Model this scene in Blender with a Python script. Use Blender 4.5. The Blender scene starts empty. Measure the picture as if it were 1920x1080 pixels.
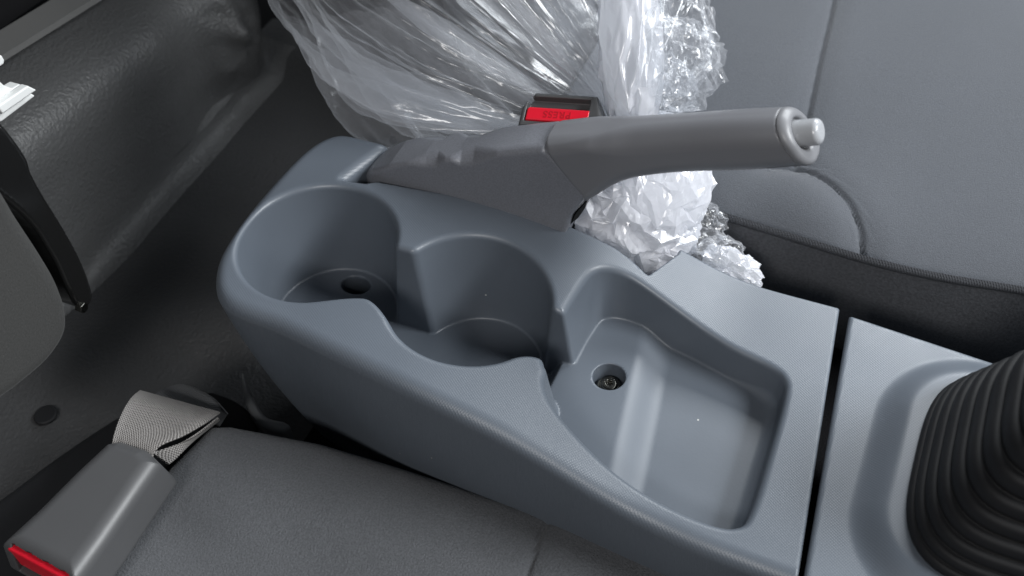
import bpy, bmesh, math
import numpy as np
from math import radians, sin, cos, tan, pi
from mathutils import Matrix, Vector

S = bpy.context.scene
COL = S.collection
MM = 0.001

# ------------------------------------------------------------------ camera
CP, CPSI, CF, CD, CROLL = radians(48), radians(27), 2100.0, 580.0, radians(-5)
F_ = np.array([-sin(CPSI)*cos(CP), cos(CPSI)*cos(CP), -sin(CP)])
R0 = np.array([cos(CPSI), sin(CPSI), 0.0]); U0 = np.cross(R0, F_)
R_ = R0*cos(CROLL)+U0*sin(CROLL); U_ = U0*cos(CROLL)-R0*sin(CROLL)
def ray(x, y):
    d = F_*CF+R_*(x-960)-U_*(y-540); return d/np.linalg.norm(d)
CAM = -ray(590, 455)*CD                       # the rear cup's rim centre is the origin, units mm
def at(x, y, Z=None, Y=None, X=None):         # the point at height Z (or on plane Y / X) seen at photo position x, y
    d = ray(x, y)
    k, v = (2, Z) if Z is not None else ((1, Y) if Y is not None else (0, X))
    return CAM+d*(v-CAM[k])/d[k]
cam = bpy.data.cameras.new('camera'); co = bpy.data.objects.new('camera', cam); COL.objects.link(co)
m = Matrix.Identity(4)
for i in range(3):
    m[i][0] = R_[i]; m[i][1] = U_[i]; m[i][2] = -F_[i]; m[i][3] = CAM[i]*MM
co.matrix_world = m
cam.sensor_width = 36; cam.lens = CF/1920*36; cam.clip_start = .01; cam.clip_end = 50
cam.dof.use_dof = True; cam.dof.focus_distance = .56; cam.dof.aperture_fstop = 9
S.camera = co

# ------------------------------------------------------------------ light
W = bpy.data.worlds.new('World'); S.world = W; W.use_nodes = True
W.node_tree.nodes['Background'].inputs[0].default_value = (.62, .72, .86, 1)
W.node_tree.nodes['Background'].inputs[1].default_value = .035
def area(name, loc, tgt, sx, sy, power, col):
    l = bpy.data.lights.new(name, 'AREA'); l.shape = 'RECTANGLE'; l.size = sx; l.size_y = sy; l.energy = power; l.color = col
    o = bpy.data.objects.new(name, l); COL.objects.link(o); o.location = loc
    o.rotation_euler = (Vector(tgt)-Vector(loc)).to_track_quat('-Z', 'Y').to_euler()
    return o
area('windscreen_daylight', (1.25, .25, .95), (.1, 0, 0), .65, .4, 28, (.95, .98, 1))
area('side_window_daylight', (.25, -1.1, .95), (.1, 0, 0), .42, .24, 8.0, (1, .98, .96))
area('far_window_daylight', (.42, 1.15, .85), (.15, 0, 0), .8, .45, 19, (.93, .97, 1))
S.view_settings.view_transform = 'Standard'; S.view_settings.look = 'None'
S.view_settings.exposure = .08; S.view_settings.gamma = 1
S.render.engine = 'CYCLES'
S.cycles.transparent_max_bounces = 24; S.cycles.max_bounces = 10

# ------------------------------------------------------------------ materials
def mat(name, col, rough=.5, spec=.5, metal=0, grain=None, bump=.2, weave=None, vary=.06, sheen=0, dist=.0004, dirt=0, detail=3, speck=0, spsc=700, masked=False, rv=.07):
    m = bpy.data.materials.new(name); m.use_nodes = True
    nt = m.node_tree; N = nt.nodes; L = nt.links; b = N['Principled BSDF']
    b.inputs['Roughness'].default_value = rough; b.inputs['Metallic'].default_value = metal
    b.inputs['Specular IOR Level'].default_value = spec
    if sheen:
        b.inputs['Sheen Weight'].default_value = sheen; b.inputs['Sheen Roughness'].default_value = .4
    tc = N.new('ShaderNodeTexCoord')
    n = N.new('ShaderNodeTexNoise'); n.inputs['Scale'].default_value = 14; n.inputs['Detail'].default_value = 8
    L.new(tc.outputs['Object'], n.inputs['Vector'])
    r = N.new('ShaderNodeMapRange'); r.inputs[3].default_value = 1-vary*2; r.inputs[4].default_value = 1+vary*2
    L.new(n.outputs[0], r.inputs[0])
    mx = N.new('ShaderNodeVectorMath'); mx.operation = 'SCALE'; mx.inputs[0].default_value = col
    L.new(r.outputs[0], mx.inputs['Scale']); src = mx.outputs[0]
    if dirt:                                              # sparse dust specks and lint
        v = N.new('ShaderNodeTexVoronoi'); v.inputs['Scale'].default_value = 95; L.new(tc.outputs['Object'], v.inputs['Vector'])
        c = N.new('ShaderNodeMath'); c.operation = 'LESS_THAN'; c.inputs[1].default_value = .045; L.new(v.outputs['Distance'], c.inputs[0])
        s = N.new('ShaderNodeSeparateColor'); L.new(v.outputs['Color'], s.inputs[0])
        c2 = N.new('ShaderNodeMath'); c2.operation = 'GREATER_THAN'; c2.inputs[1].default_value = 1-dirt; L.new(s.outputs[0], c2.inputs[0])
        c3 = N.new('ShaderNodeMath'); c3.operation = 'MULTIPLY'; L.new(c.outputs[0], c3.inputs[0]); L.new(c2.outputs[0], c3.inputs[1])
        mm = N.new('ShaderNodeMix'); mm.data_type = 'RGBA'; L.new(c3.outputs[0], mm.inputs[0]); L.new(src, mm.inputs[6]); mm.inputs[7].default_value = (.5, .5, .48, 1)
        src = mm.outputs[2]
    if speck:                                             # fibres of slightly different tone
        q = N.new('ShaderNodeTexNoise'); q.inputs['Scale'].default_value = spsc; q.inputs['Detail'].default_value = 2; L.new(tc.outputs['Object'], q.inputs['Vector'])
        q2 = N.new('ShaderNodeMapRange'); q2.inputs[1].default_value = .3; q2.inputs[2].default_value = .7; q2.inputs[3].default_value = 1-speck; q2.inputs[4].default_value = 1+speck; L.new(q.outputs[0], q2.inputs[0])
        q3 = N.new('ShaderNodeVectorMath'); q3.operation = 'SCALE'; L.new(src, q3.inputs[0]); L.new(q2.outputs[0], q3.inputs['Scale']); src = q3.outputs[0]
    L.new(src, b.inputs['Base Color'])
    nr = N.new('ShaderNodeTexNoise'); nr.inputs['Scale'].default_value = 30; nr.inputs['Detail'].default_value = 4; L.new(tc.outputs['Object'], nr.inputs['Vector'])
    rr = N.new('ShaderNodeMapRange'); rr.inputs[3].default_value = max(0, rough-rv); rr.inputs[4].default_value = min(1, rough+rv)
    L.new(nr.outputs[0], rr.inputs[0]); L.new(rr.outputs[0], b.inputs['Roughness'])
    h = None
    if grain:
        g = N.new('ShaderNodeTexNoise'); g.inputs['Scale'].default_value = grain; g.inputs['Detail'].default_value = detail; g.inputs['Roughness'].default_value = .6
        L.new(tc.outputs['Object'], g.inputs['Vector']); h = g.outputs[0]
    if weave:                                             # weave = (scale, coordinate name, rotation)
        mp = N.new('ShaderNodeMapping'); mp.inputs['Rotation'].default_value = (0, 0, weave[2]); L.new(tc.outputs[weave[1]], mp.inputs[0])
        outs = []
        for d in ('X', 'Y'):
            w = N.new('ShaderNodeTexWave'); w.bands_direction = d; w.inputs['Scale'].default_value = weave[0]; L.new(mp.outputs[0], w.inputs[0]); outs.append(w)
        a = N.new('ShaderNodeMath'); a.operation = 'MULTIPLY'; L.new(outs[0].outputs['Fac'], a.inputs[0]); L.new(outs[1].outputs['Fac'], a.inputs[1])
        if masked:                                        # the moulded pattern is only on the top skin, wells are smooth
            at_ = N.new('ShaderNodeAttribute'); at_.attribute_name = 'pattern'
            am = N.new('ShaderNodeMath'); am.operation = 'MULTIPLY'; L.new(a.outputs[0], am.inputs[0]); L.new(at_.outputs['Fac'], am.inputs[1]); a = am
        if h is not None:
            a2 = N.new('ShaderNodeMath'); a2.operation = 'MULTIPLY_ADD'; a2.inputs[1].default_value = .5; L.new(h, a2.inputs[0]); L.new(a.outputs[0], a2.inputs[2]); h = a2.outputs[0]
        else: h = a.outputs[0]
    if h is not None:
        bp = N.new('ShaderNodeBump'); bp.inputs['Strength'].default_value = bump; bp.inputs['Distance'].default_value = dist
        L.new(h, bp.inputs['Height']); L.new(bp.outputs[0], b.inputs['Normal'])
    return m
M_con = mat('console_plastic', (.104, .121, .145), .41, .55, weave=(300, 'Object', .6), grain=900, bump=.30, dist=.0002, dirt=.07, masked=True, rv=.11)
M_con2 = mat('panel_plastic', (.104, .121, .145), .41, .55, weave=(300, 'Object', .6), grain=900, bump=.30, dist=.0002, dirt=.07, rv=.11)
M_lev = mat('lever_plastic', (.175, .182, .205), .40, .55, speck=.12, spsc=1100, grain=1100, bump=.6, dist=.0002)
M_grip = mat('grip_plastic', (.165, .168, .182), .34, .5, grain=500, bump=.05, dist=.0002)
M_end = mat('grip_end_plastic', (.175, .178, .19), .38, .5)
M_btn = mat('release_button_plastic', (.36, .37, .39), .22, .6)
M_fab = mat('seat_fabric', (.082, .088, .100), .9, .2, speck=.13, spsc=1500, grain=1500, bump=.7, dist=.0007, sheen=.2, vary=.05)
M_fab2 = mat('near_seat_fabric', (.096, .100, .108), .92, .2, speck=.17, spsc=1050, grain=1000, bump=.8, dist=.0009, sheen=.15, vary=.16)
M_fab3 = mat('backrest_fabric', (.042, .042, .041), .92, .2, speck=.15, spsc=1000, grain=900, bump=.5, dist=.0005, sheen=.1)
M_side = mat('seat_side_fabric', (.085, .088, .096), .9, .2, speck=.2, grain=700, bump=.7, dist=.0005)
M_pipe = mat('piping_fabric', (.062, .065, .072), .85, .2, weave=(300, 'Object', .75), bump=.8, dist=.0004)
M_thr = mat('seam_thread', (.05, .053, .06), .8, .2)
M_vinyl = mat('vinyl_lining', (.078, .079, .080), .40, .5, grain=400, bump=.65, dist=.0017, detail=3)
M_vfl = mat('shaded_vinyl', (.055, .056, .058), .45, .45, grain=400, bump=.65, dist=.0017, detail=4)  # same vinyl as the wall lining, shade on the floor put into its colour
M_floor = mat('floor_carpet', (.008, .008, .009), .95, .1, grain=700, bump=.8, dist=.001)
M_blk = mat('black_gloss_plastic', (.008, .008, .008), .18, .5)
M_rub = mat('black_rubber', (.011, .0115, .013), .62, .3, grain=500, bump=.15)
M_bkl = mat('buckle_plastic', (.070, .071, .074), .4, .5, grain=700, bump=.15, dist=.0002)
M_red = mat('red_plastic', (.68, .012, .03), .32, .5)
M_redd = mat('dark_red_plastic', (.42, .01, .02), .4, .4)
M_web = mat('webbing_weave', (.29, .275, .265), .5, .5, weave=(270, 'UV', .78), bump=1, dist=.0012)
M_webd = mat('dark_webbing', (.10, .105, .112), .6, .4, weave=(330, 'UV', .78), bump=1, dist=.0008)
M_met = mat('dark_screw_steel', (.12, .12, .11), .28, .5, metal=1)
M_wht = mat('white_plastic', (.75, .76, .75), .4, .5)
M_brk = mat('bracket_plastic', (.22, .23, .24), .4, .5)
M_gry = mat('grey_trim_plastic', (.12, .12, .118), .5, .4, grain=500, bump=.1)
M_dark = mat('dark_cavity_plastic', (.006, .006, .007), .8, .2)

def film_mat(name, alpha, seed):
    m = bpy.data.materials.new(name); m.use_nodes = True
    nt = m.node_tree; N = nt.nodes; L = nt.links; N.remove(N['Principled BSDF']); out = N['Material Output']
    tc = N.new('ShaderNodeTexCoord')
    n = N.new('ShaderNodeTexNoise'); n.inputs['Scale'].default_value = 38; n.inputs['Detail'].default_value = 5; n.inputs['Distortion'].default_value = 1.2
    mp = N.new('ShaderNodeMapping'); mp.inputs['Location'].default_value = (seed, 0, 0); L.new(tc.outputs['Object'], mp.inputs[0]); L.new(mp.outputs[0], n.inputs['Vector'])
    bp = N.new('ShaderNodeBump'); bp.inputs['Strength'].default_value = .25; bp.inputs['Distance'].default_value = .002; L.new(n.outputs[0], bp.inputs['Height'])
    d = N.new('ShaderNodeBsdfDiffuse'); d.inputs[0].default_value = (.88, .88, .93, 1)
    t = N.new('ShaderNodeBsdfTranslucent'); t.inputs[0].default_value = (.9, .92, .94, 1)
    g = N.new('ShaderNodeBsdfGlossy'); g.inputs[0].default_value = (1, 1, 1, 1); g.inputs[1].default_value = .22
    for k in (d, t, g): L.new(bp.outputs[0], k.inputs['Normal'])
    a = N.new('ShaderNodeMixShader'); a.inputs[0].default_value = .5; L.new(d.outputs[0], a.inputs[1]); L.new(t.outputs[0], a.inputs[2])
    tr = N.new('ShaderNodeBsdfTransparent'); tr.inputs[0].default_value = (.97, .975, .98, 1)
    lw = N.new('ShaderNodeLayerWeight'); lw.inputs[0].default_value = .35; L.new(bp.outputs[0], lw.inputs['Normal'])
    mr = N.new('ShaderNodeMapRange'); mr.inputs[3].default_value = alpha; mr.inputs[4].default_value = min(1, alpha+.24); L.new(lw.outputs['Facing'], mr.inputs[0])
    b = N.new('ShaderNodeMixShader'); L.new(mr.outputs[0], b.inputs[0]); L.new(tr.outputs[0], b.inputs[1]); L.new(a.outputs[0], b.inputs[2])
    fr = N.new('ShaderNodeLayerWeight'); fr.inputs[0].default_value = .5; L.new(bp.outputs[0], fr.inputs['Normal'])
    fp = N.new('ShaderNodeMath'); fp.operation = 'POWER'; fp.inputs[1].default_value = 4.0; L.new(fr.outputs['Facing'], fp.inputs[0])
    fm = N.new('ShaderNodeMath'); fm.operation = 'MULTIPLY_ADD'; fm.inputs[1].default_value = .42; fm.inputs[2].default_value = .05; L.new(fp.outputs[0], fm.inputs[0])
    c = N.new('ShaderNodeMixShader'); L.new(fm.outputs[0], c.inputs[0]); L.new(b.outputs[0], c.inputs[1]); L.new(g.outputs[0], c.inputs[2])
    L.new(c.outputs[0], out.inputs[0])
    return m
M_film = film_mat('clear_film', .04, 0)
M_milk = film_mat('milky_film', .66, 3)

# ------------------------------------------------------------------ object helpers
def prop(o, label=None, cat=None, group=None, kind=None):
    for k, v in (('label', label), ('category', cat), ('group', group), ('kind', kind)):
        if v: o[k] = v
    return o
def empty(name, loc, label, cat, group=None):
    o = bpy.data.objects.new(name, None); COL.objects.link(o); o.location = [c*MM for c in loc]; o.empty_display_size = .02
    return prop(o, label, cat, group)
def mesh(name, V, Fq, material, parent=None, normals=None, smooth=True, uv=None):
    V = np.asarray(V, float)*MM
    off = np.array(parent.location) if parent is not None else np.zeros(3)
    if parent is not None and parent.parent is not None: off = off+np.array(parent.parent.location)
    me = bpy.data.meshes.new(name)
    V = V-off
    Fq = np.asarray(Fq)
    if Fq.ndim == 2 and Fq.dtype != object:
        n = len(Fq); k = Fq.shape[1]
        me.vertices.add(len(V)); me.vertices.foreach_set('co', V.ravel())
        me.loops.add(n*k); me.loops.foreach_set('vertex_index', Fq.ravel().astype(np.int32))
        me.polygons.add(n); me.polygons.foreach_set('loop_start', np.arange(0, n*k, k, dtype=np.int32)); me.polygons.foreach_set('loop_total', np.full(n, k, np.int32))
        me.update(calc_edges=True)
    else:
        me.from_pydata(V.tolist(), [], [list(map(int, f)) for f in Fq])
    if uv is not None:
        l = me.uv_layers.new(name='UVMap'); l.data.foreach_set('uv', np.asarray(uv)[Fq.ravel()].ravel())
    me.polygons.foreach_set('use_smooth', [smooth]*len(me.polygons))
    me.materials.append(material)
    if normals is not None: me.normals_split_custom_set_from_vertices(normals.tolist())
    o = bpy.data.objects.new(name, me); COL.objects.link(o)
    if parent is not None: o.parent = parent
    return o

# ------------------------------------------------------------------ signed distance tools
def rmax(a, b, r):
    r = np.maximum(r, 1e-3)
    return np.minimum(np.maximum(a, b), -r)+np.sqrt(np.maximum(r+a, 0)**2+np.maximum(r+b, 0)**2)
def rmin(a, b, r): return -rmax(-a, -b, r)
def sstep(a, b, x):
    t = np.clip((x-a)/(b-a), 0, 1); return t*t*(3-2*t)
def spline(P, n=8, closed=True):
    P = np.asarray(P, float); out = []; N = len(P)
    rng = range(N) if closed else range(N-1)
    for i in rng:
        g = (lambda j: P[j % N]) if closed else (lambda j: P[min(max(j, 0), N-1)])
        p0, p1, p2, p3 = g(i-1), g(i), g(i+1), g(i+2)
        for k in range(n):
            t = k/n
            out.append(.5*(2*p1+(p2-p0)*t+(2*p0-5*p1+4*p2-p3)*t*t+(3*p1-p0-3*p2+p3)*t**3))
    if not closed: out.append(P[-1])
    return np.array(out)
def poly_sd(P, x, y):
    d = np.full(x.shape, 1e18); s = np.ones(x.shape)
    for i in range(len(P)):
        a, b = P[i], P[i-1]
        e = b-a; wx, wy = x-a[0], y-a[1]
        t = np.clip((wx*e[0]+wy*e[1])/(e@e+1e-12), 0, 1)
        d = np.minimum(d, (wx-e[0]*t)**2+(wy-e[1]*t)**2)
        c1 = y >= a[1]; c2 = y < b[1]; c3 = e[0]*wy > e[1]*wx
        s = np.where((c1 & c2 & c3) | (~c1 & ~c2 & ~c3), -s, s)
    return s*np.sqrt(d)
def line_d(P, x, y):
    d = np.full(x.shape, 1e18)
    for i in range(1, len(P)):
        a, b = P[i-1], P[i]; e = b-a; wx, wy = x-a[0], y-a[1]
        t = np.clip((wx*e[0]+wy*e[1])/(e@e+1e-12), 0, 1)
        d = np.minimum(d, (wx-e[0]*t)**2+(wy-e[1]*t)**2)
    return np.sqrt(d)
class Ras:                                   # a 2-D function sampled once, read back bilinearly
    def __init__(s, f, x0, x1, y0, y1, h=.6):
        s.x0, s.y0, s.h = x0, y0, h
        xs = np.arange(x0, x1+h, h); ys = np.arange(y0, y1+h, h)
        X, Y = np.meshgrid(xs, ys, indexing='ij'); s.g = f(X, Y)
    def __call__(s, x, y):
        u = np.clip((x-s.x0)/s.h, 0, s.g.shape[0]-1.001); v = np.clip((y-s.y0)/s.h, 0, s.g.shape[1]-1.001)
        i = u.astype(int); j = v.astype(int); a = u-i; b = v-j; g = s.g
        return (g[i, j]*(1-a)+g[i+1, j]*a)*(1-b)+(g[i, j+1]*(1-a)+g[i+1, j+1]*a)*b
def surface_net(f, lo, hi, h):
    lo = np.array(lo, float); n = np.ceil((np.array(hi)-lo)/h).astype(int)+1
    G = np.empty(n, np.float32)
    ys = lo[1]+h*np.arange(n[1]); zs = lo[2]+h*np.arange(n[2])
    st = max(1, int(6e5//(n[1]*n[2])))
    for i in range(0, n[0], st):
        xs = lo[0]+h*np.arange(i, min(i+st, n[0]))
        X, Y, Z = np.meshgrid(xs, ys, zs, indexing='ij'); G[i:i+len(xs)] = f(X, Y, Z)
    I = G < 0
    cs = n-1
    cnt = np.zeros(cs, np.int8)
    for a in (0, 1):
        for b in (0, 1):
            for c in (0, 1): cnt += I[a:a+cs[0], b:b+cs[1], c:c+cs[2]]
    act = (cnt > 0) & (cnt < 8)
    idx = np.argwhere(act); vid = np.full(cs, -1, np.int64); vid[act] = np.arange(len(idx))
    acc = np.zeros((len(idx), 3)); k = np.zeros(len(idx))
    cor = [(a, b, c) for a in (0, 1) for b in (0, 1) for c in (0, 1)]
    for a in cor:
        for ax in range(3):
            if a[ax]: continue
            b = list(a); b[ax] = 1
            ga = G[idx[:, 0]+a[0], idx[:, 1]+a[1], idx[:, 2]+a[2]]; gb = G[idx[:, 0]+b[0], idx[:, 1]+b[1], idx[:, 2]+b[2]]
            cr = (ga < 0) != (gb < 0)
            t = np.where(cr, ga/np.where(cr, ga-gb, 1), 0)
            p = np.array(a, float)[None]+np.zeros((len(idx), 3)); p[:, ax] = t
            acc[cr] += p[cr]; k[cr] += 1
    V = lo+h*(idx+acc/k[:, None])
    Q = []
    for ax in range(3):
        sl0 = [slice(None)]*3; sl1 = [slice(None)]*3; sl0[ax] = slice(0, -1); sl1[ax] = slice(1, None)
        A = I[tuple(sl0)]; B = I[tuple(sl1)]
        e = np.argwhere(A != B)
        o1, o2 = (ax+1) % 3, (ax+2) % 3
        e = e[(e[:, o1] > 0) & (e[:, o2] > 0) & (e[:, o1] < cs[o1]) & (e[:, o2] < cs[o2])]
        ins = A[e[:, 0], e[:, 1], e[:, 2]]
        def vv(d1, d2):
            q = e.copy(); q[:, o1] -= d1; q[:, o2] -= d2; return vid[q[:, 0], q[:, 1], q[:, 2]]
        q = np.stack([vv(1, 1), vv(0, 1), vv(0, 0), vv(1, 0)], 1)
        q[~ins] = q[~ins][:, ::-1]
        Q.append(q)
    Q = np.concatenate(Q)
    def grad(P, e=.35):
        g = np.empty_like(P)
        for a in range(3):
            d = np.zeros(3); d[a] = e
            g[:, a] = (f(*(P+d).T)-f(*(P-d).T))/(2*e)
        return g
    for _ in range(2):
        g = grad(V); v = f(*V.T); n2 = (g**2).sum(1)+1e-6
        step = -(v/n2)[:, None]*g; l = np.linalg.norm(step, axis=1); V = V+step*np.minimum(1, .6*h/np.maximum(l, 1e-9))[:, None]
    g = grad(V); N = g/np.maximum(np.linalg.norm(g, axis=1), 1e-9)[:, None]
    return V, Q, N
def sdf_obj(name, f, lo, hi, h, material, parent=None, frame=None):
    V, Q, N = surface_net(f, lo, hi, h)
    if frame is not None:
        O, U, Vv, Ww = frame; Rm = np.stack([U, Vv, Ww]); V = np.array(O)+V@Rm; N = N@Rm
    return mesh(name, V, Q, material, parent, N)
def nrm(v): v = np.asarray(v, float); return v/np.linalg.norm(v)
def slab(name, P, w0, w1, r, material, parent=None, frame=None, h=1.0, draft=0, extra=None, rb=None):
    """outline P (2-D) between w0 and w1 along the third axis, edges rounded by r"""
    P = np.asarray(P, float); lo = P.min(0)-3; hi = P.max(0)+3
    if draft: lo -= 4; hi += 4
    ra = Ras(lambda a, b: poly_sd(P, a, b), lo[0], hi[0], lo[1], hi[1], min(.6, h*.6))
    def f(x, y, z):
        d = rmax(ra(x, y)+draft*(w1-z), z-w1, r); d = rmax(d, w0-z, r if rb is None else rb)
        return extra(x, y, z, d) if extra else d
    return sdf_obj(name, f, (lo[0], lo[1], w0-2*h-1), (hi[0], hi[1], w1+2*h+1), h, material, parent, frame)

# ------------------------------------------------------------------ setting: floor, rear wall lining
def grid_faces(nu, nv):
    i, j = np.meshgrid(np.arange(nu-1), np.arange(nv-1), indexing='ij'); a = (i*nv+j).ravel()
    return np.stack([a, a+nv, a+nv+1, a+1], 1)
def fold(P, seed, n=14, scale=30., amp=1.):
    """sum of creased planes: a crumpled, faceted height field over 3-D points"""
    r = np.random.RandomState(seed); out = np.zeros(len(P))
    for k in range(n):
        d = nrm(r.randn(3)); fr = scale*r.uniform(.6, 1.8); ph = r.uniform(0, 1)
        t = (P@d)/fr+ph+.25*np.sin(P@nrm(r.randn(3))/fr*2.1+r.uniform(0, 6)); out += (np.abs((t % 1)-.5)*4-1)*r.uniform(.4, 1)
    return amp*out/math.sqrt(n)

x = np.array([-900, 900, 900, -900]); y = np.array([-700, -700, 1100, 1100])
prop(mesh('floor', np.stack([x, y, np.full(4, -150)], 1), [[0, 1, 2, 3]], M_floor), kind='structure')

def rear_lining():
    prof = spline([(-190, -146), (-205, -138), (-219, -128), (-221, -105), (-217, -60), (-214, -30), (-219, -12), (-234, -1), (-255, 5), (-268, 7)], 14, False)
    ys = np.arange(-330, 300, 3.0)
    Pp, Y = np.meshgrid(np.arange(len(prof)), ys, indexing='ij')
    X = prof[Pp, 0].copy(); Z = prof[Pp, 1].copy()
    hgt = sstep(-125, -60, Z)
    X = X-110*sstep(252, 292, Y)*sstep(-141, -120, Z)        # turns back into the dark corner
    Z = Z-.10*Y*hgt
    V = np.stack([X.ravel(), Y.ravel(), Z.ravel()], 1)
    w = np.exp(-(((V[:, 1]-222)/26)**2+((V[:, 2]+75)/34)**2))
    V[:, 0] += w*(fold(V, 5, 10, 34, 8.5)+9); V[:, 2] += w*4*fold(V, 15, 6, 30, 1)
    w2 = sstep(120, 190, V[:, 1])*(V[:, 2] > -120)
    V[:, 0] += w2*5*np.sin(V[:, 1]/17)
    # low hump of lining over the tunnel beside the console
    tun = np.exp(-((V[:, 1]-20)/70)**2)*sstep(-215, -150, V[:, 0])*(V[:, 2] < -120)
    V[:, 2] += 16*tun
    V[:, 2] += 1.2*fold(V, 9, 8, 90, 1)*(V[:, 2] < -115)
    prop(mesh('wall_lining', V, grid_faces(len(prof), len(ys))[:, ::-1], M_vinyl), kind='structure')
rear_lining()
xs_ = np.arange(-260, -20, 3.); ys_ = np.arange(-330, 330, 3.)
X_, Y_ = np.meshgrid(xs_, ys_, indexing='ij')
Z_ = -149.5+13*sstep(-100, -212, X_)+12*np.exp(-((Y_-15-.5*(X_+150))/38)**2)*sstep(-230, -150, X_)*sstep(-40, -110, X_)+5*np.exp(-((Y_+45)/26)**2)*sstep(-40, -110, X_)
P_ = np.stack([X_.ravel(), Y_.ravel(), Z_.ravel()], 1); P_[:, 2] += fold(P_, 9, 8, 90, 1.0)
prop(mesh('floor_lining', P_, grid_faces(len(xs_), len(ys_)), M_vfl), kind='structure')
# far wall of the cabin, dark
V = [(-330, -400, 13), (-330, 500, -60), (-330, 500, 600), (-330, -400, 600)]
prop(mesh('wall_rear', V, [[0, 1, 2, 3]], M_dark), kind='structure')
# grey sill strip at the head of the lining
a, b = at(-40, 148, Z=14), at(260, -40, Z=6)
d = nrm(b-a); nn = nrm(np.cross(d, (0, 0, 1)))
pts = [a-d*60, b+d*120]
sill = []
for p in pts:
    for q in ((0, 1), (0, 5), (-20, 7), (-21, 1)): sill.append(p+nn*(-q[0] if nn[0] < 0 else q[0])+np.array([0, 0, q[1]]))
st = prop(mesh('sill_strip', sill, [[0, 1, 5, 4], [1, 2, 6, 5], [2, 3, 7, 6], [0, 3, 2, 1], [4, 5, 6, 7]], M_gry, smooth=False),
     'narrow grey trim strip along the top of the black vinyl lining', 'trim strip')
# round push plug in the floor lining
p = at(87, 781, Z=-138)
th = np.linspace(0, 2*pi, 28, endpoint=False)
slab('plug', np.stack([7.2*np.cos(th), 7.2*np.sin(th)], 1), 0, 3, 1.4, M_rub, frame=(p, (1, 0, 0), (0, 1, 0), nrm((.1, 0, 1))), h=.6)
prop(bpy.data.objects['plug'], 'small round black push plug in the vinyl lining beside the belt buckle', 'plug'); bpy.data.objects['plug'].name = 'trim_plug'

# ------------------------------------------------------------------ centre console
ZX = np.array([-100, 55, 80, 100, 118, 135, 150, 165, 180, 195, 210, 225, 400]); ZZ = np.array([0, 0, -1, -3, -6, -10, -15, -20.5, -26, -30.5, -32.6, -33, -33.])
_xs = np.arange(-110, 420, 1.0); _z = np.interp(_xs, ZX, ZZ); _k = np.exp(-(np.arange(-20, 21)/8.)**2); _k /= _k.sum()
_z = np.convolve(np.pad(_z, 20, mode='edge'), _k, 'valid')
def ztop(x): return np.interp(x, _xs, _z)
# front cut: from far corner to near corner
FC = at(1574, 583, Z=-33); NC = at(1498, 1073, Z=-33)
out = [(-12, 84), (-32, 82), (-43, 66), (-47, 34), (-47, -4), (-41, -32), (-24, -51), (10, -55), (50, -61), (100, -67), (150, -70), (200, -74), (240, -77.5), (310, -80)]
outl = spline(out, 8, False)
outl = np.vstack([outl, [(310, 79), (215, 79), (100, 84)]])
R_out = Ras(lambda a, b: poly_sd(outl, a, b), -75, 300, -100, 100)
slot = np.array([(-9, 49), (1, 80), (3, 120), (169, 120), (169, 76), (160.5, 54), (150, 58), (140, 60.3), (113, 61), (60, 57), (4, 51.5)])
R_slot = Ras(lambda a, b: poly_sd(slot, a, b), -75, 300, -100, 125)
tray = [(133, 8), (134, 26), (136, 39), (141, 45), (150, 47.5), (162, 46.5), (185, 41.5), (210, 34.5), (230, 30), (239, 25), (242.5, 14), (244, -20), (244, -52), (240, -61), (228, -63.5), (205, -61.5), (180, -56.5), (160, -49), (146, -41), (139, -33), (137, -26), (134, -22), (133, -10)]
tray = spline(tray, 6)
R_tray = Ras(lambda a, b: poly_sd(tray, a, b), -75, 300, -100, 100)
SCR = at(1142, 708, Z=-47)
HOLE = at(667, 534, Z=-59)
def box2(x, y, x0, x1, y0, y1):
    dx = np.abs(x-(x0+x1)/2)-(x1-x0)/2; dy = np.abs(y-(y0+y1)/2)-(y1-y0)/2
    return np.minimum(np.maximum(dx, dy), 0)+np.sqrt(np.maximum(dx, 0)**2+np.maximum(dy, 0)**2)
def pocket2(x, y, k):
    c1 = np.hypot(x, y-2)-41; c2 = np.hypot(x-88, y+4)-40.5
    ch1 = box2(x, y, 15, 70, -23, 12)
    ch2 = box2(x, y, 105, 150, -21, 8)
    rr = 2.5+9*sstep(0, -15, y)
    d = rmin(c1+k, rmin(c2+k, ch1+k*.6, rr), rr)
    d = rmin(d, ch2+k*.5, 2.5+5*sstep(0, -12, y))
    t = R_tray(x, y)+k*1.2
    return rmin(d, t, 2.0), t
DRAFT = .115
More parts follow.
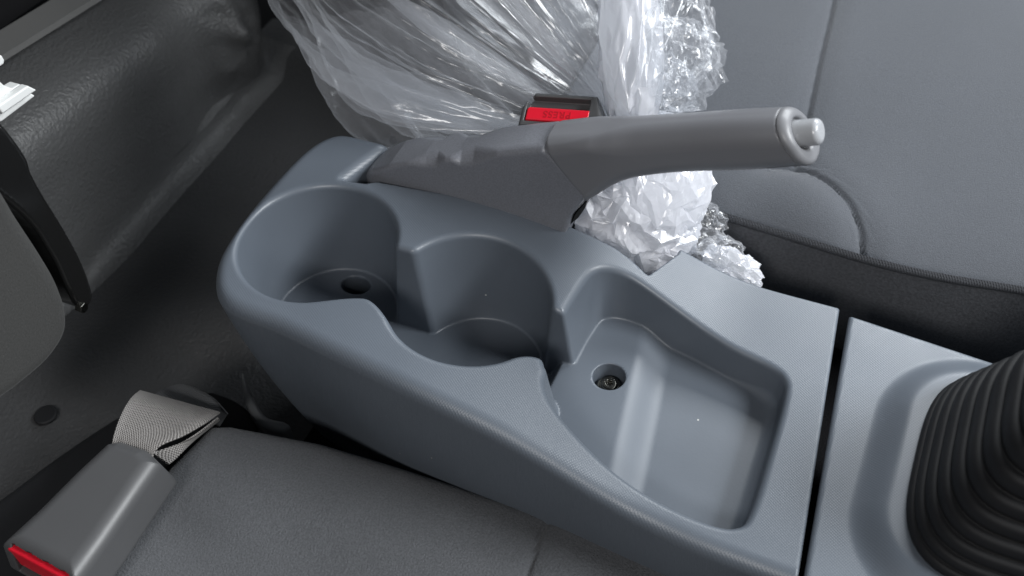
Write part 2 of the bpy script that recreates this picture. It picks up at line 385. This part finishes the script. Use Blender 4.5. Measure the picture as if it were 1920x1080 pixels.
def console_f(x, y, z):
    zt = ztop(x)
    dep = np.maximum(zt-z, 0)
    d2 = R_out(x, y)+dep*(.10-.05*sstep(30, 80, x)*sstep(0, -30, y))+.0007*dep**2*sstep(60, -20, x)+.0002*dep**2*sstep(20, 90, x)*sstep(0, -30, y)
    rt = 2.5+5.5*np.maximum(sstep(60, 20, y), sstep(20, -5, x))
    d = rmax(d2, z-zt, rt)
    d = rmax(d, (x-FC[0])*.9899-(y-FC[1])*-.0 - 0 if False else FRONT(x, y), 1.2)
    sl = R_slot(x, y); sl = rmax(sl, -55-z, 2)
    d = rmax(d, -sl, 1.5+4.5*sstep(10, 2, x))
    p2, t = pocket2(x, y, dep*DRAFT)
    # floors
    r1 = np.hypot(x+4, y-1); r2 = np.hypot(x-85, y+4)
    fl = -59+0*x
    ramp = -46-7.0*sstep(0, 1, (x-(163+.16*(30-y)))/19)
    trd = R_tray(x, y)
    ft = ramp
    fl = fl+(ft-fl)*sstep(124, 133, x)
    p = rmax(p2, fl-z, 1.5+4.0*sstep(212, 236, x))
    # finger hole and screw bore
    h1 = rmax(np.hypot((x-HOLE[0])*.75, y-HOLE[1])-6.4, -78-z, 1)
    h2 = rmax(np.hypot(x-SCR[0], y-SCR[1])-8.2, -58-z, 1)
    p = rmin(p, h1, .8); p = rmin(p, h2, .6)
    return rmax(d, -p, 3.0)
_fd = nrm((NC-FC)[:2]); _fn = np.array([-_fd[1], _fd[0]])
if _fn[0] < 0: _fn = -_fn
def FRONT(x, y): return (x-FC[0])*_fn[0]+(y-FC[1])*_fn[1]
con = empty('centre_console', (100, 0, -150), 'blue-grey moulded centre console with two cup holders and an open tray', 'console')
body_o = sdf_obj('body', console_f, (-62, -96, -151), (290, 98, 6), 1.15, M_con, con)
_n = len(body_o.data.vertices); _c = np.empty(_n*3); body_o.data.vertices.foreach_get('co', _c); _c = _c.reshape(-1, 3)/MM+np.array([100, 0, -150])
_p, _t = pocket2(_c[:, 0], _c[:, 1], np.maximum(ztop(_c[:, 0])-_c[:, 2], 0)*DRAFT)
_at = body_o.data.attributes.new('pattern', 'FLOAT', 'POINT'); _at.data.foreach_set('value', sstep(.5, 3, _p).astype(np.float32))
# screw down in its bore
scr_f = None
def screw_f(x, y, z):
    r = np.hypot(x, y)
    d = rmax(r-4.2, z-2.6, 1.0); d = rmax(d, -z-6, .1)
    d = np.minimum(d, rmax(r-6.0, z-.6, .4) if True else d); d = rmax(d, -z-6, .1)
    a = np.arctan2(y, x); star = r-(1.75+.45*np.cos(6*a)); return rmax(d, -rmax(star, .9-z, .1), .15)
so = (SCR[0], SCR[1], -54)
sdf_obj('screw', screw_f, (-7, -7, -7), (7, 7, 4), .3, M_met, con, (so, np.array([1., 0, 0]), np.array([0, 1., 0]), np.array([0, 0, 1.])))

# ------------------------------------------------------------------ forward console panel and gear boot
A1 = at(1592, 588, Z=-33); A2 = at(1507, 1080, Z=-33)
d1 = nrm(A2-A1)
gp = empty('gear_console_panel', (330, 0, -150), 'blue-grey forward console panel around the black gear boot', 'console panel')
pan = np.array([A1[:2], (420, 62), (420, -110), (A2+d1*45)[:2]])
R_pan = Ras(lambda a, b: poly_sd(pan, a, b), 240, 430, -130, 95)
bc = np.array([352, -12]); bw = (42, 50)
def rbox(x, y, cx, cy, hx, hy, r):
    dx = np.abs(x-cx)-hx+r; dy = np.abs(y-cy)-hy+r
    return np.minimum(np.maximum(dx, dy), 0)+np.hypot(np.maximum(dx, 0), np.maximum(dy, 0))-r
BC = at(1716, 870, Z=-30)      # rear edge of the boot's base
bcx = BC[0]+44; bcy = BC[1]+0
def panel_f(x, y, z):
    d2 = rbox(x, y, bcx, bcy, 46, 52, 26)
    zt = -33+7.5*sstep(21, 4, d2)
    zt = zt+.0*x
    d = rmax(R_pan(x, y)+.08*np.maximum(zt-z, 0), (z-zt)*.9, 2.5)
    return rmax(d, -z-120, 1)
sdf_obj('panel', panel_f, (245, -125, -125), (425, 92, -20), 1.3, M_con2, gp)
def boot():
    V = []; nr = 96; prof = []
    n = 11; z = 0; rb_ = np.random.RandomState(4)
    for i in range(n):
        s0 = 1-.70*(i/n)**1.25; s1 = 1-.70*((i+1)/n)**1.25
        hgt = 5.0+.75*i+rb_.uniform(-.5, .5)
        for u, k in ((0, 0), (.25, -.02), (.5, .0), (.75, .06), (.88, .16), (.96, .35), (1.0, .75)):
            prof.append((z+hgt*u, s0+(s1-s0)*k, .55*math.sin(pi*min(u, .9))))
        prof.append((z+hgt*.97, s1, -1.0)); z += hgt
    th = np.linspace(0, 2*pi, nr, endpoint=False)
    lean = np.array([.12, .02])
    for (zz, s, b) in prof:
        hx, hy, r = 45*s+b, 55*s+b, (25*s+6)
        c, sn = np.cos(th), np.sin(th)
        e = 3.4
        rad = (np.abs(c/hx)**e+np.abs(sn/hy)**e)**(-1/e)
        V += [(bcx+lean[0]*zz+rad[j]*c[j], bcy+lean[1]*zz+rad[j]*sn[j], -26+zz) for j in range(nr)]
    n1 = len(prof); Fq = []
    for i in range(n1-1):
        for j in range(nr): Fq.append((i*nr+j, i*nr+(j+1) % nr, (i+1)*nr+(j+1) % nr, (i+1)*nr+j))
    o = mesh('gear_boot', V, np.array(Fq), M_rub)
    o.data.polygons.foreach_set('use_smooth', [True]*len(Fq))
    prop(o, 'black pleated rubber gear lever boot rising from the forward panel', 'gear boot')
boot()

# ------------------------------------------------------------------ handbrake lever
hb = empty('handbrake_lever', (20, 67, -30), 'grey handbrake lever with moulded cover and silver-grey release button', 'handbrake')
YC = 67.0
def top(x, y, dz=2.0): p = at(x, y, Y=75); return (p[0], p[2]+dz)
cov = [top(703, 303), top(726, 286), top(760, 273), top(820, 262), top(880, 257), top(935, 249), top(1000, 240), top(1045, 236)]
seam = [at(1045, 236, Y=75), at(1013, 272, Y=57), at(1018, 290, Y=55), at(1100, 363, Y=55)]
low = [at(1103, 365, Y=55), at(1085, 388, Y=55), at(1068, 412, Y=55), at(1060, 440, Y=55)]
cp = [(p[0], p[1]) for p in cov]+[(seam[3][0]+1, seam[3][2])]+[(p[0], p[2]) for p in low[1:]]+[(105, -40), (-8, -40), (-9, -20), (at(672, 330, Y=58)[0]-1, at(668, 330, Y=58)[2])]
cp = np.array(cp)
rid = [at(x, y, Y=55) for x, y in [(680, 322), (760, 306), (860, 298), (1015, 284), (1100, 276)]]
RX = np.array([p[0] for p in rid]); RZ = np.array([p[2] for p in rid])
R_cov = Ras(lambda a, b: poly_sd(cp, a, b), -40, 150, -60, 80)
WX = np.array([at(q, 275, Y=62)[0] for q in (765, 800, 822, 838, 848, 866, 890, 936)]); WD = np.array([0, 2.4, 3.0, 0, 0, 3.0, 3.4, 0])
NX = at(672, 330, Y=60)[0]+2
def cover_f(x, y, z):
    ay = np.abs(y-YC)
    sd = ay-12.0; no = (np.hypot(np.maximum(NX+20-x, 0)/20, ay/12.0)-1)*12; sd = np.where(x < NX+20, np.maximum(no, sd), sd)
    d = rmax(R_cov(x, z), sd, 2.5)
    lowr = np.interp(x+(y-62)*.25, WX, WD)
    zr = np.interp(x, RX, RZ)
    d = rmax(d, ((ay-12.0)*.62+(z-zr)*.78)-.2+lowr, 1.6)
    # scooped finger wells in the top
    return d
sdf_obj('cover', cover_f, (-24, 52, -45), (140, 82, 78), .8, M_lev, hb)
# grip
def topg(x, y): p = at(x, y, Y=75); return (p[0], p[2]+3.4)
def botg(x, y): p = at(x, y, Y=59); return (p[0], p[2]-3.4)
gpol = [topg(1038, 236), topg(1120, 229), topg(1200, 220.5), topg(1300, 213), topg(1400, 206), topg(1478, 203), topg(1590, 198), botg(1600, 300), botg(1540, 306),
        botg(1450, 313), botg(1380, 317), botg(1300, 319), botg(1230, 324), botg(1180, 332), botg(1145, 344), botg(1118, 358), botg(1100, 366)]
gpol = np.array(gpol); gpol = np.vstack([gpol, [(seam[2][0]+1.5, seam[2][2]+1), (seam[1][0]+1, seam[1][2]+2)]])
gs = np.vstack([spline(gpol[:6], 6, False), gpol[6:8], spline(gpol[8:17], 6, False), gpol[17:]])
R_gr = Ras(lambda a, b: poly_sd(gs, a, b), 80, 260, -10, 130)
def grip_f(x, y, z, cut=True):
    ay = np.abs(y-YC); r = 3.0+7.5*sstep(112, 150, x)
    d = rmax(R_gr(x, z), ay-12.4+.8*sstep(130, 180, x), r)
    if cut: d = rmax(d, (x-cen[0])*en[0]+(z-cen[2])*en[2]+1.0, .6)
    zr = np.interp(x, RX, RZ)
    d2 = ((ay-12.4)*.62+(z-zr)*.78)-.2
    return d+(rmax(d, d2, 3.0)-d)*sstep(140, 108, x)
tu = at(1490, 206, Y=73); bd = at(1524, 302, Y=61)
ax = nrm(np.array([bd[0]-tu[0], 0, bd[2]-tu[2]])); en = np.array([-ax[2], 0, ax[0]])
if en[0] < 0: en = -en
cen = (tu+bd)/2; cen[1] = YC; cen = cen-en*3.0
sdf_obj('grip', grip_f, (92, 52, 0), (262, 82, 125), .9, M_grip, hb)
def collar_f(x, y, z):
    w = (x-cen[0])*en[0]+(z-cen[2])*en[2]
    d = rmax(grip_f(x, y, z, False)-.15, w-3.4, 3.2); d = rmax(d, -.9-w, .2)
    px_, py_, pz_ = x-b0[0], y-b0[1], z-b0[2]; al = px_*bx[0]+py_*bx[1]+pz_*bx[2]
    rr = np.sqrt(np.maximum(px_**2+py_**2+pz_**2-al**2, 0))
    return rmax(d, -rmax(rr-7.1, .6-w, .4), 1.6)
b0 = at(1503, 250, Y=67); b1 = at(1533, 247, Y=67); bx = nrm(b1-b0); bx = nrm(bx+np.array([0, 0, 0.0])); by = np.array([0, 1., 0]); bz = np.cross(bx, by)
def btn_f(u, v, w):
    d = np.hypot(u, v)-6.0+.02*w
    return rmax(rmax(d, w-10, 2.6), -w-6, .3)
sdf_obj('end_collar', collar_f, (200, 52, 50), (262, 82, 125), .6, M_end, hb)
sdf_obj('release_button', btn_f, (-9, -9, -8), (9, 9, 15), .5, M_btn, hb, (b0-bx*1, by, bz, bx))
# black hinge edge seen under the cover's front
he = [at(1068, 420, Y=64), at(1082, 392, Y=64), at(1107, 364, Y=64), at(1100, 385, Y=64), at(1088, 402, Y=64)]
slab('pivot_bracket', [(p[0], p[2]) for p in he]+[(95, -35)], -3, 3, .6, M_blk, hb, (np.array([0, 64., 0]), np.array([1., 0, 0]), np.array([0, 0, 1.]), np.array([0, -1., 0])), h=.7)

# ------------------------------------------------------------------ far seat
def far_seat():
    t = empty('passenger_seat', (250, 300, -150), 'smooth grey fabric seat cushion with seams beyond the handbrake', 'seat')
    z0 = -40
    edge = np.array([at(x, y, Z=z0)[:2] for x, y in [(1120, 335), (1300, 385), (1450, 430), (1620, 482), (1760, 515), (1920, 541), (2200, 590)]])
    e = spline(edge, 10, False); ex = e[:, 0]; ey = e[:, 1]
    seamA = spline([at(x, y, Z=z0)[:2] for x, y in [(1575, -120), (1562, 0), (1535, 120), (1510, 235), (1492, 300)]], 8, False)
    seamB = spline([at(x, y, Z=z0)[:2] for x, y in [(1440, 306), (1500, 312), (1560, 345), (1600, 390), (1619, 440), (1621, 484)]], 8, False)
    xs = np.arange(60, 620, 1.5); ts = np.concatenate([np.arange(0, 260, 1.3), np.arange(260, 620, 5)])
    X, T = np.meshgrid(xs, ts, indexing='ij')
    Y = np.interp(X, ex, ey)+T
    Z = z0+14*(1-np.exp(-T/22))+6*sstep(0, 180, T)-14
    dA = line_d(seamA, X, Y); dB = line_d(seamB, X, Y)
    # puffed bolster inside seam B
    bol = np.exp(-(((X-seamB[-1][0]+34)/30)**2+((T-24)/26)**2))
    Z += 7*bol
    for d in (dA, dB): Z -= 3.2*np.exp(-(d/1.5)**2)+2.6*np.exp(-(d/9)**2)
    wr = line_d(seamB, X-3.0, Y-1)
    Z -= .55*np.exp(-((wr-4)/4)**2)*np.sin(np.arctan2(Y-seamB[0][1], X-seamB[0][0])*80+X*.9)*sstep(9, 3, dB)*(X > 190)
    V = np.stack([X.ravel(), Y.ravel(), Z.ravel()], 1)
    mesh('cushion', V, grid_faces(len(xs), len(ts)), M_fab, t)
    # ribbed piping band under the edge
    ys = np.linspace(0, 1, 7)
    XX, K = np.meshgrid(xs, ys, indexing='ij')
    Yb = np.interp(XX, ex, ey)+.6-1.2*np.sin(K*pi)-1.0*K; Zb = -40.0+.8*(1-K)-4.6*K
    mesh('piping', np.stack([XX.ravel(), Yb.ravel(), Zb.ravel()], 1), grid_faces(len(xs), 7)[:, ::-1], M_pipe, t)
    ks = np.linspace(0, 1, 14)
    XX, K = np.meshgrid(xs[::4], ks, indexing='ij')
    Yb = np.interp(XX, ex, ey)-.4+24*K**2-1.5*np.sin(K*pi); Zb = -44.4-102*K
    mesh('side_panel', np.stack([XX.ravel(), Yb.ravel(), Zb.ravel()], 1), grid_faces(len(xs[::4]), 14)[:, ::-1], M_side, t)
    bp_ = spline([(236, -80), (250, -95), (420, -95), (600, -90), (612, 200), (590, 470), (420, 520), (270, 480), (240, 250)], 6)
    slab('backrest', bp_, -75, 0, 22, M_fab, t, (np.array([20., 0, 0]), np.array([0, 1., 0]), np.array([-.22, 0, .975]), np.array([.975, 0, .22])), h=6)
    # left end of the cushion, hidden by the bag
    x0 = xs[0]; n = len(ts)
    yb = np.interp(x0, ex, ey)
    V = [(x0, yb+tt, zz) for tt, zz in zip(ts, Z[0])]+[(x0, yb+tt, -150) for tt in ts]
    mesh('rear_panel', V, np.array([(i, i+1, n+i+1, n+i) for i in range(n-1)]), M_side, t)
far_seat()

# ------------------------------------------------------------------ near seat
def near_seat():
    t = empty('driver_seat', (60, -250, -150), 'dark grey fabric seat cushion in the lower left foreground', 'seat')
    zt = -75
    E = lambda x, y: at(x, y, Z=zt)[:2]
    P = [E(392, 790), E(430, 789), E(600, 822), E(740, 863), E(900, 914), E(1040, 957), E(1200, 1010), E(1400, 1078), E(1700, 1180)]
    P = np.array(P); P = np.vstack([P, [(420, -340), (-160, -340)], [E(60, 1120), E(230, 950), E(345, 835)]])
    Rp = Ras(lambda a, b: poly_sd(P, a, b), -180, 430, -345, -30, 1)
    sm = spline([E(1044, 955), E(1020, 985), E(1003, 1030), E(985, 1090), E(960, 1160)], 8, False)
    Rs = Ras(lambda a, b: line_d(sm, a, b), -180, 430, -345, -30, 1)
    Rw = Ras(lambda a, b: 2.0*np.sin(a/45+1)*np.cos(b/60), -180, 430, -345, -30, 4)
    def f(x, y, z):
        sd = Rs(x, y)
        top_ = zt+Rw(x, y)*.6-1.6*np.exp(-(sd/1.2)**2)-1.0*np.exp(-(sd/5)**2)
        return rmax(rmax(Rp(x, y), z-top_, 9.0), -z-130, 2)
    sdf_obj('cushion', f, (-130, -300, -112), (330, -40, -68), 1.9, M_fab2, t)
    # dark trim of the seat base, left of the buckle
    q = [at(x, y, Z=-95)[:2] for x, y in [(-120, 1010), (0, 935), (90, 868), (190, 800), (240, 775), (330, 768), (390, 800), (300, 960), (100, 1150), (-120, 1200)]]
    q = spline(q, 5)
    slab('base_trim', q, -118, -92, 7, M_floor if False else M_rub, t, h=2)
    # backrest and its glossy side shell
    X0 = -96
    Q = lambda x, y, X=X0: (lambda p: (p[1], p[2]))(at(x, y, X=X))
    fr = [Q(-500, -260), Q(-160, 120), Q(0, 335), Q(45, 408), Q(90, 478), Q(119, 530), Q(136, 584), Q(132, 630), Q(100, 680), Q(50, 725), Q(0, 762), Q(-200, 900), Q(-700, 700), Q(-900, 100)]
    fr = np.array(fr)
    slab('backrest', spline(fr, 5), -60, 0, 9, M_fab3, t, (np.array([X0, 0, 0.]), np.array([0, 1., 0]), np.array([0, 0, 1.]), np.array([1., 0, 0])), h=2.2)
    X1 = X0-4
    sr = spline([Q(x, y, X1) for x, y in [(-160, 60), (0, 226), (50, 292), (62, 325), (84, 366), (122, 428), (155, 490), (175, 546), (173, 568), (160, 579), (144, 572), (128, 540), (100, 480), (40, 400), (-160, 250)]], 6, False)
    slab('side_shell', sr, -50, 0, 2.5, M_blk, t, (np.array([X1, 0, 0.]), np.array([0, 1., 0]), np.array([0, 0, 1.]), np.array([1., 0, 0])), h=1.4)
    # small clip bolt at the shell's tip
    pb = at(147, 574, X=X0)
    th = np.linspace(0, 2*pi, 6, endpoint=False)
    slab('bolt', np.stack([3*np.cos(th), 3*np.sin(th)], 1), 0, 4, .5, M_met, t, (pb, np.array([0, 1., 0]), np.array([0, 0, 1.]), np.array([1., 0, 0])), h=.6)
near_seat()

# ------------------------------------------------------------------ white plastic clip at the left edge
def clip():
    t = empty('plastic_clip', at(10, 180, X=-140), 'white moulded plastic clip at the left edge above the glossy shell', 'clip')
    X0 = -140
    Q = lambda x, y: (lambda p: (p[1], p[2]))(at(x, y, X=X0))
    fr = (np.array([X0, 0, 0.]), np.array([0, 1., 0]), np.array([0, 0, 1.]), np.array([1., 0, 0]))
    slab('bracket', [Q(-30, 150), Q(0, 152), Q(8, 160), Q(24, 166), Q(38, 158), Q(54, 165), Q(50, 170), Q(67, 180), Q(4, 228), Q(-30, 235)], -7, 0, .8, M_wht, t, fr, h=.6)
    slab('rib', [Q(-20, 196), Q(38, 157), Q(55, 165), Q(-10, 210)], 0, 5, .8, M_wht, t, fr, h=.6)
    slab('hook', [Q(-30, 104), Q(4, 104), Q(9, 112), Q(8, 120), Q(-10, 132), Q(-30, 140)], -6, 0, .8, M_wht, t, fr, h=.6)
clip()

# ------------------------------------------------------------------ seat belt buckles
def text_mesh(name, txt, size, O, U, V, Wn, material, parent, depth=.25):
    c = bpy.data.curves.new('t', 'FONT'); c.body = txt; c.size = size; c.extrude = depth; c.align_x = 'CENTER'; c.align_y = 'CENTER'; c.space_character = 1.15
    c.offset = size*.015
    o = bpy.data.objects.new('t', c); COL.objects.link(o)
    bpy.context.view_layer.update()
    me = bpy.data.meshes.new_from_object(o.evaluated_get(bpy.context.evaluated_depsgraph_get()))
    P = np.array([v.co for v in me.vertices]); P = np.array(O)+P[:, :1]*U+P[:, 1:2]*V+P[:, 2:]*Wn
    fs = [tuple(p.vertices) for p in me.polygons]
    bpy.data.objects.remove(o)
    F_arr = np.empty(len(fs), dtype=object)
    for i, f in enumerate(fs): F_arr[i] = f
    return mesh(name, P, F_arr, material, parent, smooth=False)
def far_buckle():
    O = at(1052, 207, Y=92)
    t = empty('seat_belt_buckle', O, 'grey belt buckle with bright red PRESS button facing up, behind the handbrake', 'belt buckle', 'seat belt buckles')
    Wn = nrm((-.05, -.42, .9)); pU = at(1112, 200, Y=98)-at(990, 207, Y=98); U = nrm(pU-Wn*(pU@Wn)); V = np.cross(Wn, U)
    sc = 1/ (np.linalg.norm(at(1100, 207, Y=98)-at(1000, 207, Y=98))/100)
    mm = lambda px: px/sc
    hw = mm(70); hv = 9.6
    P = np.array([(-hw, -hv), (hw, -hv), (hw+.5, -hv*.3), (hw*.80, hv), (-hw*.72, hv), (-hw, hv*.1)])
    a = .3
    def ex(x, y, z, d):
        c = box2(x, y, -hw*.86, hw*.66, -hv*.70, hv*.72)
        return rmax(d, -rmax(c, -5-z, .5), .8)
    slab('housing', P, -46, 0, 2.2, M_bkl, t, (O, U, V, Wn), h=.7, extra=ex)
    Pr = np.array([(-hw*.84, -hv*.66), (hw*.5, -hv*.66), (hw*.70, -hv*.30), (hw*.70, hv*.10), (-hw*.78, hv*.10), (-hw*.84, 0)])
    b = slab('release_button', Pr, -4.5, .3, .9, M_red, t, (O, U, V, Wn), h=.5)
    text_mesh('lettering', 'PRESS', 5.2, O-U*1.5+V*(-hv*.27)+Wn*.28, -U, -V, Wn, M_redd, t, .18)
far_buckle()
def near_buckle():
    t = empty('seat_belt_buckle', (-45, -155, -62), 'large dark grey belt buckle with red end lying on the near cushion', 'belt buckle', 'seat belt buckles')
    P = np.array([at(x, y, Z=-42)[:2] for x, y in [(2, 1012), (70, 950), (140, 880), (198, 826), (222, 822), (268, 838), (292, 862), (262, 905), (190, 1010), (136, 1084)]])
    fr = None
    def ex(x, y, z, d):
        # shallow bay in the end for the red button
        f = (x-A[0])*nn[0]+(y-A[1])*nn[1]; s = (x-A[0])*tt[0]+(y-A[1])*tt[1]
        c = np.maximum(np.maximum(-4.5-f, np.abs(s)-L*.40), np.maximum(z+44.5, -62-z))
        return rmax(d, -c, .6)
    a, b = P[0], P[-1]; A = (a+b)/2; tt = nrm(b-a); L = np.linalg.norm(b-a); nn = np.array([tt[1], -tt[0]])
    if nn[1] > 0: nn = -nn
    slab('housing', P, -66, -41.5, 7, M_bkl, t, h=.8, extra=ex, rb=4, draft=-.18)
    Pr = np.array([A-tt*L*.46-nn*4, A+tt*L*.46-nn*4, A+tt*L*.44+nn*1.2, A-tt*L*.44+nn*1.2])
    slab('release_button', Pr, -61, -46, 1.2, M_red, t, h=.6)
    # webbing: ribbons of real width that twist once between buckle and anchor
    def ribbon(name, Aa, Bb, material, n=30, th=1.1, m2=8):
        Aa = spline(Aa, n, False); Bb = spline(Bb, n, False); k = min(len(Aa), len(Bb)); Aa, Bb = Aa[:k], Bb[:k]
        w = np.linspace(0, 1, m2)
        V = Aa[:, None]*(1-w)[None, :, None]+Bb[:, None]*w[None, :, None]
        du = np.gradient(V, axis=0); dv = np.gradient(V, axis=1); nr = np.cross(du, dv); nr /= np.maximum(np.linalg.norm(nr, axis=2), 1e-9)[..., None]
        V2 = V-nr*th
        s = np.concatenate([[0], np.cumsum(np.linalg.norm(np.diff(V[:, m2//2], axis=0), axis=1))])
        uv = np.stack([np.repeat(s[:, None], m2, 1)*.001, np.repeat(w[None]*np.linalg.norm(Aa-Bb, axis=1).mean(), k, 0)*.001], 2).reshape(-1, 2)
        VV = np.vstack([V.reshape(-1, 3), V2.reshape(-1, 3)]); f = grid_faces(k, m2); g = f[:, ::-1]+k*m2
        rim = []
        for i in range(k-1):
            for c in (0, m2-1):
                p = i*m2+c; q = p+m2; rim.append((p, q, q+k*m2, p+k*m2))
        return mesh(name, VV, np.vstack([f, g, np.array(rim)]), material, t, uv=np.vstack([uv, uv]))
    P3 = lambda x, y, z: at(x, y, Z=z)
    ribbon('webbing', [P3(212, 840, -50), P3(216, 815, -46), P3(228, 780, -46), P3(245, 750, -50), P3(262, 735, -62)],
           [P3(285, 862, -50), P3(300, 838, -47), P3(345, 818, -50), P3(385, 795, -56), P3(412, 776, -66)], M_web)
    ribbon('webbing', [P3(285, 850, -54), P3(320, 838, -57), P3(360, 818, -60), P3(408, 782, -68)],
           [P3(316, 872, -58), P3(330, 860, -60), P3(360, 826, -64), P3(410, 786, -74)], M_web)
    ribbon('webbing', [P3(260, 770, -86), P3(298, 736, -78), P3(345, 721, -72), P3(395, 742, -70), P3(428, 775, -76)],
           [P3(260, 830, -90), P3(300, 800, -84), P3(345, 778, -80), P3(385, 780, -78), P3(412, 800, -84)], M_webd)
near_buckle()
# anchor bracket between cushion and console
ab = empty('belt_anchor', at(430, 770, Z=-125), 'dark curved belt anchor plate between the near cushion and console', 'anchor plate')
q = spline([at(x, y, Z=-118)[:2] for x, y in [(385, 738), (420, 742), (460, 765), (482, 800), (470, 830), (420, 830), (395, 790)]], 5)
slab('plate', q, -123, -118, 1.5, M_rub, ab, h=1)
q = spline([at(x, y, Z=-112)[:2] for x, y in [(455, 700), (475, 745), (500, 785), (535, 796), (545, 806), (525, 815), (490, 800), (462, 760)]], 5)
slab('bracket', q, -128, -108, 3, M_brk, ab, h=1)

# ------------------------------------------------------------------ plastic bag
def bag():
    K = at(1165, 225, Y=122)
    t = empty('plastic_bag', K, 'large crumpled clear plastic bag gathered behind the handbrake', 'plastic bag')
    # main body: teardrop from the gathered neck out to the upper left
    tip = at(825, -150, Y=215)
    a = tip-K; L = np.linalg.norm(a)*1.15; a = nrm(a)
    e1 = nrm(np.cross(a, F_)); e2 = np.cross(a, e1)
    def body(seed, sc, material, name):
        r = np.random.RandomState(seed)
        nu, nv = 620, 240
        th = np.linspace(0, 2*pi, nu); v = np.linspace(0.0, 1, nv)
        T, Vv = np.meshgrid(th, v, indexing='ij')
        Rr = (106*np.sin(pi*.60*np.clip(Vv, 0, 1)**.72)+5)*sc
        fo = np.zeros_like(T)
        for k in range(16):
            n = r.randint(5, 34); ph = r.uniform(0, 6.28); tw = r.uniform(-1.2, 1.2)
            w = ((n*T+ph+tw*Vv*3+.6*np.sin(3*T+ph)) / (2*pi)) % 1
            fo += (np.abs(w-.5)*4-1)*(1.0 if n < 12 else .55)*np.exp(-((Vv-r.uniform(.1, .6))/.33)**2)
        Rr = Rr*(1+.10*fo*(1-.5*Vv))
        C = K+a*(Vv[..., None]*L)
        Pt = C+(np.cos(T)*Rr)[..., None]*e1+(np.sin(T)*Rr*.8)[..., None]*e2
        P = Pt.reshape(-1, 3)
        nrmv = (Pt-C).reshape(-1, 3); nrmv /= np.linalg.norm(nrmv, axis=1)[:, None]
        am = (.25+np.clip(Vv, 0, 1)).reshape(-1)
        Pa = P@np.stack([a*.16, e1, e2], 1)                     # creases run along the pull of the neck
        dsp = fold(Pa, seed+1, 9, 20, 3.0)+fold(Pa, seed+4, 9, 7, .8)+fold(P, seed+2, 5, 30, 1.6)+fold(P, seed+3, 6, 11, .45)
        P = P+nrmv*(dsp*am)[:, None]
        return mesh(name, P, grid_faces(nu, nv), material, t)
    body(1, 1.0, M_film, 'bag_film'); body(7, .90, M_film, 'bag_film')
    def crumple(cx, cy, Y, rx, ry, rd, seed, material, name='bag_tail', amp=1., rot=0):
        C = at(cx, cy, Y=Y); k = np.linalg.norm(C-CAM)/CF
        r = np.random.RandomState(seed); n = 200+(seed % 3)*110
        i = np.arange(n)+.5; ph = np.arccos(1-2*i/n); tt = pi*(1+5**.5)*i
        D = np.stack([np.cos(tt)*np.sin(ph), np.cos(ph), np.sin(tt)*np.sin(ph)], 1)+r.randn(n, 3)*.07
        D /= np.linalg.norm(D, axis=1)[:, None]
        bm = bmesh.new()
        for q in D: bm.verts.new(q)
        bmesh.ops.convex_hull(bm, input=bm.verts)
        bm.verts.index_update()
        for v in bm.verts:
            v.co *= 1+amp*(r.uniform(-.20, .10)+.10*float(fold(np.array([v.co]), seed, 6, 1.3, 1)[0]))
        for lv, am in ((0, .035), (1, .012)):
            old = set(bm.verts)
            bmesh.ops.subdivide_edges(bm, edges=bm.edges[:], cuts=1, use_grid_fill=True)
            for v in bm.verts:
                if v not in old: v.co *= 1+amp*r.uniform(-am, am)
        bmesh.ops.triangulate(bm, faces=bm.faces[:])
        bm.verts.index_update()
        D = np.array([v.co for v in bm.verts]); Fq = np.array([[v.index for v in f.verts] for f in bm.faces]); bm.free()
        cr, sr = cos(rot), sin(rot)
        a_, b_ = D[:, 0]*rx*k, D[:, 1]*ry*k
        P = C+(a_*cr-b_*sr)[:, None]*R_+(a_*sr+b_*cr)[:, None]*U_+(D[:, 2]*rd)[:, None]*F_
        return mesh(name, P, Fq, material, t, smooth=seed in (21, 22))
    # milky gathered neck and the frilly opening
    crumple(1185, 70, 130, 58, 190, 18, 21, M_milk, 'bag_neck', .6, .06)
    crumple(1165, 60, 140, 42, 190, 12, 22, M_milk, 'bag_neck', .6)
    crumple(1262, 120, 130, 95, 88, 26, 24, M_film, 'bag_mouth', 1.2)
    crumple(1268, 60, 138, 72, 110, 20, 25, M_film, 'bag_mouth', 1.3)
    crumple(1240, 160, 125, 70, 60, 22, 28, M_film, 'bag_mouth', 1.2)
    # bunched film under the grip and the tail trailing to the seat
    crumple(1190, 390, 100, 125, 110, 20, 31, M_milk, amp=.8)
    crumple(1200, 380, 108, 120, 130, 18, 32, M_milk, amp=.8)
    crumple(1240, 330, 112, 95, 120, 18, 33, M_milk, amp=.7)
    crumple(1215, 440, 96, 90, 80, 16, 34, M_milk, amp=1)
    crumple(1310, 430, 104, 55, 48, 14, 35, M_film, amp=1.2)
    crumple(1345, 480, 100, 50, 38, 14, 36, M_film, amp=1.2)
    crumple(1375, 505, 98, 58, 36, 13, 37, M_milk, amp=1.1, rot=-.5)
bag()

# a curl of white lint on the console's near flank
L0 = at(908, 800, Z=-12)
c = spline([L0+2.4*(np.array(q)[0]*R_+np.array(q)[1]*U_)-F_*.8 for q in [(-1, .1), (-.3, .5), (.4, .35), (.8, -.2), (.6, -.7)]], 6, False)
V = []; 
for p in c:
    for k in range(5): V.append(p+.16*(cos(k*1.2566)*R_+sin(k*1.2566)*U_))
V = np.array(V); Fq = np.array([(i*5+j, i*5+(j+1) % 5, (i+1)*5+(j+1) % 5, (i+1)*5+j) for i in range(len(c)-1) for j in range(5)])
prop(mesh('lint_thread', V, Fq, M_wht), 'tiny curl of pale lint on the near flank of the console', 'lint')
